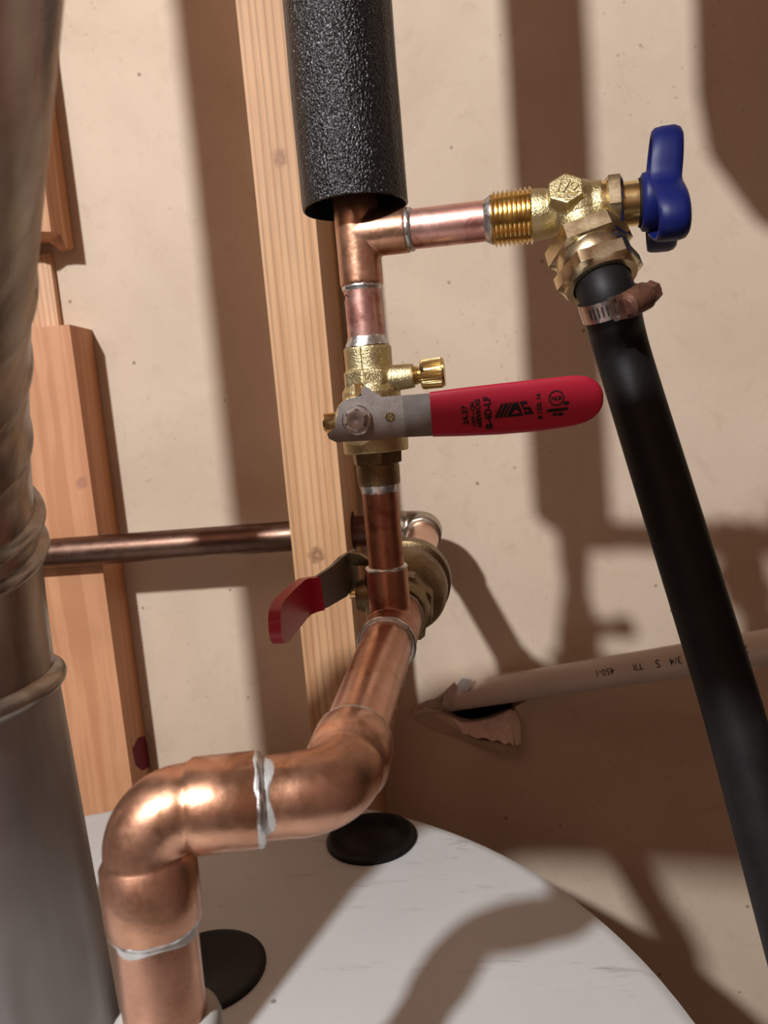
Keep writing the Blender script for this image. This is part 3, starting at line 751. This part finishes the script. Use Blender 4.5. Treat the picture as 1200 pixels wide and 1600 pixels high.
for v in b.verts:
    if v.co.y < YG:
        d = ((v.co.x - dp.x) ** 2 + (v.co.z - dp.z) ** 2) ** 0.5
        if d < 0.12: v.co.y += 0.05 * (1 - d / 0.12)
grip = obj('grip', b, MT['red'], bv, sharp=60, label='long red vinyl grip with black lettering')
LOC[grip.name] = LOC[bv.name]
YT = YG - 0.112
gx = (at(900, 625, YG) - at(680, 650, YG)).normalized(); gz = Vector((0, 1, 0)).cross(gx) * -1
gz = Vector((-gx.z, 0, gx.x))
inks = B()
def gtext(body, px, py, size, ang, bold=0.0):
    c = at(px, py, YT); ca, sa = math.cos(ang), math.sin(ang)
    merge(inks, text_bm(body, size, lambda u, v, h: c + gx * (u * ca - v * sa) + gz * (u * sa + v * ca) + Vector((0, -h, 0)), 0.0015, bold))
def gpoly(pts):
    slab(inks, [at(640 + x / 3.75, 570 + y / 3.75, YT) for x, y in pts], (0, -1, 0), 0.002)
H = PI / 2
gtext('24-37', 727.5, 649, 0.125, H, 0.004)
gtext('OFF\u2014ON', 739.5, 647, 0.085, H, 0.003)
gtext('600WOG', 748, 645.5, 0.105, H, 0.004)
gtext('B-4D-LF', 763, 645, 0.145, H, 0.005)
gtext('B 123L 14', 843, 635, 0.095, H, 0.003)
gpoly([(499, 313), (514, 312), (553, 226), (536, 228)][::1])
gpoly([(521, 311), (540, 309.5), (582, 223), (560, 225.5)])
gpoly([(547, 309), (560, 308), (601, 221), (588, 222.5)])
gpoly([(567, 307), (584, 305), (618, 262), (607, 222)])
gpoly([(607, 222), (618, 262), (630, 262), (622, 219)])
gpoly([(584, 305), (655, 298), (648, 284), (596, 290)])
gpoly([(622, 219), (630, 262), (648, 284), (655, 298), (664, 297), (636, 217)])
gpoly([(643, 217), (684, 211), (694, 228), (652, 233)])
gpoly([(652, 233), (664, 232), (674, 250), (660, 251)])
gpoly([(660, 251), (704, 246), (712, 260), (669, 266)])
gpoly([(697, 257), (712, 260), (728, 286), (711, 288)])
gpoly([(670, 276), (706, 272), (713, 287), (672, 293)])
cc = at(869.5, 622, YT)
ra, rbb = 0.118, 0.098
vo_ = [(inks.verts.new(cc + gx * ra * math.cos(2 * PI * k / 40) + gz * ra * math.sin(2 * PI * k / 40)), inks.verts.new(cc + gx * rbb * math.cos(2 * PI * k / 40) + gz * rbb * math.sin(2 * PI * k / 40))) for k in range(40)]
for k in range(40):
    a_, b_ = vo_[k], vo_[(k + 1) % 40]; inks.faces.new((a_[0], b_[0], b_[1], a_[1]))
gtext('NLB', 869.5, 622.5, 0.085, 0, 0.003)
gpoly([(805, 262), (928, 248), (930, 264), (807, 279)]); gpoly([(902, 216), (933, 213), (935, 232), (904, 236)])
gpoly([(838, 285), (862, 282), (864, 298), (840, 301)]); gpoly([(868, 282), (900, 278), (902, 295), (870, 298)])
inko = obj('lettering', inks, MT['ink'], grip, label='black print and emblem on the grip')
inko['kind'] = 'stuff'

# ================================================================ DRAIN VALVE WITH BLUE HANDLE
dv = thing('drain_valve', 'brass angle valve with blue three-lobed handle above the hose', 'valve', BR0 + BD * bt(895) - Vector((0, 0, 0.5)))
bp = lambda px: BR0 + BD * bt(px)
# threaded end
b = B(); prof = []; ta, tb = bt(768), bt(831); nth = 9
prof.append((0, 0.36)); prof.append((0.02, 0.38))
for k in range(nth):
    q = (tb - ta) / nth
    prof += [(0.02 + q * k + q * 0.12, 0.372 + 0.002 * k), (0.02 + q * k + q * 0.5, 0.425 + 0.002 * k), (0.02 + q * k + q * 0.88, 0.372 + 0.002 * k)]
prof.append((tb - ta + 0.02, 0.36))
lathe(b, bp(768), BD, prof, 48); obj('threaded_end', b, MT['brass'], dv, sharp=25)
# cast body
b = B(); t830, t872, t930 = bt(831), bt(872), bt(932)
C = bp(898); OD_ = (at(948, 462, 12.05) - C).normalized()
lathe(b, bp(829), BD, [(0, 0.39), (bt(850) - t830, 0.385), (t872 - t830, 0.34), (t930 - t830, 0.36)], 40)
bmesh.ops.create_uvsphere(b, u_segments=32, v_segments=20, radius=0.46, matrix=Matrix.Translation(C + BD * 0.02))
lathe(b, C, OD_, [(0, 0.36), (0.40, 0.37), (0.9, 0.38)], 36)
lathe(b, bp(915), BD, [(0, 0.40), (bt(940) - bt(915), 0.40)], 40)
# hex size pad
PN = (Vector((0, 0, 0)) - C); PN = (PN - BD * PN.dot(BD)).normalized(); PN = (PN + Vector((0, 0, 0.75))).normalized()
PN = (PN - BD * PN.dot(BD)).normalized(); PU = PN.cross(BD) * -1
PU = Vector((0, 0, 1)); PU = (PU - PN * PU.dot(PN)).normalized()
lathe(b, C + BD * -0.13, PN, [(0.1, 0.27, hexr()), (0.51, 0.25, hexr())], 24, ref=PU)
obj('valve_body', b, MT['brass_cast'], dv, remesh=0.018, smooth_it=3)
PC = C + BD * -0.13 + PN * 0.505
b = B(); PXV = BD; PXV = (PXV - PN * PXV.dot(PN)).normalized(); PUV = PN.cross(PXV)
if PUV.z < 0: PUV = -PUV
ang = math.radians(14); ca, sa = math.cos(ang), math.sin(ang)
tb_ = text_bm('1/2', 0.30, lambda u, v, h: PC + PXV * (u * ca + v * sa) + PUV * (-u * sa + v * ca) + PN * h, 0.03, 0.004)
obj('size_mark', tb_, MT['brass_cast'], dv, label='raised 1/2 size numerals')
# bonnet, nut, stem collar
b = B(); lathe(b, bp(926), BD, [(0, 0.37), (0.02, 0.39), (bt(950) - bt(926), 0.39)], 44); obj('bonnet', b, MT['brass'], dv)
hb = hexr(0.35)
b = B(); lathe(b, bp(946), BD, [(0, 0.40), (0.03, 0.435, hb), (bt(970) - bt(946) - 0.03, 0.435, hb), (bt(972) - bt(946), 0.40)], 48); obj('bonnet_nut', b, MT['brass_dull'], dv, sharp=25)
b = B(); lathe(b, bp(970), BD, [(0, 0.33), (bt(999) - bt(970) - 0.02, 0.33), (bt(999) - bt(970), 0.31)], 44); obj('stem_collar', b, MT['brass'], dv)
b = B(); lathe(b, bp(998), BD, [(0, 0.36), (0.05, 0.36)], 40); obj('gasket', b, MT['slot'], dv)
# handle: hub and a dished three-lobed wheel
hc = bp(1001); hw_, hu, hvv = frame(BD, Vector((0, 0, 1)))
b = B(); lathe(b, hc, BD, [(0, 0.38), (0.02, 0.42), (0.10, 0.44), (0.36, 0.42), (0.44, 0.36)], 44)
na = 120
def lobe(a):
    c = 0.5 + 0.5 * math.cos(3 * (a - 0.04)); return 0.52 + 0.53 * c ** 1.25
def lift(a): return 0.5 + 0.5 * math.cos(3 * (a - 0.04))
# section from the middle of the face over the rim and back under it: (share of radius, height)
sec = [(0.30, 0.66), (0.55, 0.64), (0.78, 0.65), (0.90, 0.64), (0.965, 0.60), (1.0, 0.52), (1.0, 0.34), (0.985, 0.24), (0.95, 0.20), (0.90, 0.20), (0.86, 0.25), (0.82, 0.40), (0.6, 0.44), (0.35, 0.44)]
rws = []
for f, h in sec:
    row = []
    for k in range(na):
        a = 2 * PI * k / na; dirv = hu * math.cos(a) + hvv * math.sin(a)
        row.append(b.verts.new(hc + BD * (h - 0.10 + 0.07 * lift(a) * f) + dirv * (lobe(a) * f)))
    rws.append(row)
for p, q in zip(rws, rws[1:]):
    for k in range(na): b.faces.new((p[k], p[(k + 1) % na], q[(k + 1) % na], q[k]))
b.faces.new(rws[0]); b.faces.new(rws[-1])
obj('handle', b, MT['blue'], dv, sharp=50, label='dark blue enamelled three-lobed handle')

# ================================================================ HOSE FITTING, HOSE, CLAMP
fit = thing('hose_fitting', 'shiny double-hex brass coupling between the angle valve and black hose', 'hose fitting', C + OD_ * 1.1)
h1, h2 = hexr(0.0), hexr(0.12)
b = B(); lathe(b, C, OD_, [(0.50, 0.50), (0.55, 0.555, h1), (0.80, 0.565, h1), (0.85, 0.53)], 60); obj('hex_nut', b, MT['brass_dull'], fit, sharp=22)
b = B(); lathe(b, C, OD_, [(0.82, 0.535), (0.86, 0.555), (1.04, 0.565), (1.08, 0.55)], 60); obj('collar', b, MT['brass_dull'], fit)
b = B(); lathe(b, C, OD_, [(1.04, 0.54), (1.08, 0.575, h2), (1.28, 0.575, h2), (1.33, 0.565), (1.37, 0.54), (1.38, 0.44), (1.30, 0.40), (1.28, 0.36)], 60); obj('hex_nut', b, MT['brass_dull'], fit, sharp=22)

hp = [C + OD_ * 1.22, C + OD_ * 1.75, at(975, 560, 12.45), at(1049, 800, 11.75), at(1111, 1000, 11.2), at(1150, 1130, 10.85), at(1222, 1400, 10.2), at(1290, 1660, 9.7), at(1330, 1850, 9.4)]
def spline(P, n=8):
    out_ = []
    for i in range(len(P) - 1):
        p0, p1, p2, p3 = P[max(i - 1, 0)], P[i], P[i + 1], P[min(i + 2, len(P) - 1)]
        for k in range(n):
            t = k / n
            out_.append(0.5 * ((2 * p1) + (p2 - p0) * t + (2 * p0 - 5 * p1 + 4 * p2 - p3) * t * t + (3 * p1 - p0 - 3 * p2 + p3) * t ** 3))
    out_.append(P[-1]); return out_
hs = spline(hp, 8)
b = B(); sweep(b, hs, 0.415, 40)
hose = obj('rubber_hose', b, MT['rubber'], sharp=60, base=hs[-1]); tag(hose, 'thick black rubber hose running down the right side', 'hose')
cl = thing('hose_clamp', 'worm-drive hose clamp with rusty screw housing at the top of black hose', 'hose clamp', C + OD_ * 1.9)
ch = hs[11]; cw = (hs[12] - hs[10]).normalized()
ca_ = C + OD_ * 1.78; ca_ = hs[8] ; cw = (hs[9] - hs[7]).normalized()
b = B(); lathe(b, ca_, cw, [(-0.14, 0.42), (-0.14, 0.448), (0.14, 0.448), (0.14, 0.42)], 48, caps=False); obj('band', b, MT['clamp'], cl)
w_, u_, v_ = frame(cw, Vector((0, -1, 0)))
def pol(a, r, t): return ca_ + w_ * t + (u_ * math.cos(a) + v_ * math.sin(a)) * r
sgn = 1 if v_.x > 0 else -1
for k in range(5):
    a = sgn * (-0.35 - k * 0.15); b = B()
    slab(b, [pol(a - 0.022, 0.452, -0.09), pol(a + 0.022, 0.452, -0.07), pol(a + 0.022, 0.452, 0.09), pol(a - 0.022, 0.452, 0.07)], (u_ * math.cos(a) + v_ * math.sin(a)), 0.004)
    obj('band_slot', b, MT['slot'], cl)
b = B()
for a in (-0.20, 0.04):
    a *= sgn; r_ = (u_ * math.cos(a) + v_ * math.sin(a)); tt = v_ * math.cos(a) - u_ * math.sin(a)
    cx_ = pol(a, 0.455, 0); slab(b, [cx_ + tt * s1 * 0.022 + w_ * s2 for s1, s2 in ((-1, -.17), (1, -.17), (1, .17), (-1, .17))], r_, 0.05)
a = -0.08 * sgn; r_ = (u_ * math.cos(a) + v_ * math.sin(a)); tt = v_ * math.cos(a) - u_ * math.sin(a)
for s in (-0.155, 0.155): slab(b, [pol(a, 0.455, 0) + tt * s1 * 0.06 + w_ * (s + s2) for s1, s2 in ((-1, -.02), (1, -.02), (1, .02), (-1, .02))], r_, 0.05)
obj('buckle', b, MT['clamp'], cl)
a = 0.55 * sgn; r_ = (u_ * math.cos(a) + v_ * math.sin(a)); tt = (v_ * math.cos(a) - u_ * math.sin(a)) * sgn
hc_ = pol(a, 0.56, 0)
b = B(); lathe(b, hc_ - tt * 0.30, tt, [(0, 0.12), (0.05, 0.19), (0.42, 0.20), (0.46, 0.16), (0.48, 0.13, hexr()), (0.62, 0.14, hexr()), (0.66, 0.11)], 30)
slab(b, [pol(a, 0.44, 0) + tt * s1 + w_ * s2 for s1, s2 in ((-.30, -.17), (.14, -.17), (.14, .17), (-.30, .17))], r_, 0.12)
obj('screw_housing', b, MT['rust'], cl, sharp=30, label='rusty brown screw housing')

# ================================================================ PVC PIPE
q0, q1 = at(690, 1092, 24.1), at(1190, 1012, 19.2)
pd = (q1 - q0).normalized()
b = B(); lathe(b, q0 + pd * -0.3, pd, [(0, 0.435), (18, 0.435)], 40)
pvc = obj('plastic_pipe', b, MT['pvc'], base=q0); tag(pvc, 'cream plastic pipe coming out of the broken hole in the wall', 'plastic pipe')
pw, pu, pv = frame(pd, Vector((0, 0, 1)))
def ptext(body, px, size, dst):
    # upside-down lettering wrapped on the side of the pipe that faces the room
    r = ray(px, 1050); s = None; best = 1e9
    for k in range(400):
        t = k * 0.04; p = q0 + pd * t
        c = Vector((AX.x * p.x + AY.x * p.y + AZ.x * p.z, AX.y * p.x + AY.y * p.y + AZ.y * p.z, AX.z * p.x + AY.z * p.y + AZ.z * p.z))
        e = abs(600 + F * c.x / c.z - px)
        if e < best: best, s = e, t
    a0 = math.radians(60)
    sg = 1 if pv.y < 0 else -1
    def m_(u, v, h):
        a = a0 - (-v) / 0.435 * -1
        a = math.radians(72) + v / 0.435
        return q0 + pd * (s - u) + (pu * math.cos(a) + pv * sg * math.sin(a)) * (0.4365 + h)
    t = text_bm(body, size, lambda u, v, h: Vector((u, v, h)), 0.0015, 0.003)
    bmesh.ops.triangulate(t, faces=t.faces[:])
    for _ in range(2): bmesh.ops.subdivide_edges(t, edges=[e for e in t.edges if e.calc_length() > 0.03], cuts=2)
    for vv in t.verts: vv.co = m_(*vv.co)
    merge(dst, t)
pt = B()
for body, px, sz in (('450-1', 955, 0.25), ('TR', 1007, 0.25), ('S', 1038, 0.30), ('3/4', 1064, 0.26), ('2', 1174, 0.25)): ptext(body, px, sz, pt)
o = obj('lettering', pt, MT['ink_grey'], pvc, label='faded upside-down grey print'); o['kind'] = 'stuff'

# ================================================================ FLUE
FXC, FYC, FRR = -7.30, 9.3, 1.86
fl = thing('flue_pipe', 'round galvanised metal flue pipe at the left edge', 'flue pipe', (FXC, FYC, TZ))
LEAN = Vector((-0.030, 0.006, 1.0)).normalized()       # the stack leans a touch
def fpt(z): return Vector((FXC, FYC, TZ)) + LEAN * ((z - TZ) / LEAN.z)
tz = lambda y, x: at(x, y, FYC + 0.95).z
ph_, th_, rb_, z0_ = math.radians(38), math.radians(60), 6.0, -3.3
ed = Vector((math.sin(ph_), -math.cos(ph_), 0)); e0 = fpt(z0_)
def earc(a): return e0 + ed * rb_ * (1 - math.cos(a)) + Vector((0, 0, rb_ * math.sin(a)))
def etan(a): return ed * math.sin(a) + Vector((0, 0, math.cos(a)))
def tube(pts, r, m, nm, seg=72):
    b = B(); sweep(b, pts, r, seg, caps=False); return obj(nm, b, m, fl, sharp=60)
def bead(c, w, r, h):
    w = Vector(w).normalized(); b = B()
    lathe(b, Vector(c) - w * h / 2, w, [(0, r - 0.06), (h * .12, r + 0.02), (h * .3, r + 0.08), (h * .5, r + 0.10), (h * .7, r + 0.08), (h * .88, r + 0.02), (h, r - 0.06)], 72, caps=False)
    return obj('crimp_bead', b, MT['galv'], fl, sharp=60)
zb1 = tz(1050, 100)
tube([fpt(TZ + 0.01), fpt(zb1 - 0.1)], [FRR + 0.02, FRR - 0.02], MT['galv_dull'], 'pipe_section')
bead(fpt(zb1), LEAN, FRR, 0.34)
def aof(y, x): return math.asin(max(0.0, min(0.95, (tz(y, x) - z0_ + 0.10) / rb_)))
ab2, ab1 = aof(838, 62), aof(800, 58)
tube([fpt(zb1 + 0.1), fpt(z0_ - 0.05)] + [earc(ab1 * k / 4) for k in range(1, 5)], FRR - 0.05, MT['galv'], 'pipe_section')
bead(earc(ab2), etan(ab2), FRR - 0.03, 0.24); bead(earc(ab1 + 0.015), etan(ab1), FRR - 0.05, 0.22)
# adjustable elbow: gores turning over the viewer, then the straight run
cuts = [ab1 + 0.03] + [ab1 + 0.03 + (th_ - ab1 - 0.03) * k / 3 for k in range(1, 4)]
ends = [earc(a) for a in cuts]; tdir = etan(th_); ends += [ends[-1] + tdir * 9, ends[-1] + tdir * 23]
for i in range(len(ends) - 1):
    a, c = ends[i], ends[i + 1]; d = c - a; L_ = d.length; rg = FRR - 0.09
    b = B(); lathe(b, a - d.normalized() * 0.08, d, [(0, rg - 0.10), (0.01, rg + 0.01), (0.05, rg + 0.028), (0.12, rg + 0.02), (0.20, rg - 0.01), (L_ * 0.6, rg - 0.02), (L_ + 0.06, rg - 0.02), (L_ + 0.2, rg - 0.12)], 72, caps=False)
    obj('elbow_gore', b, MT['galv'], fl, sharp=60)
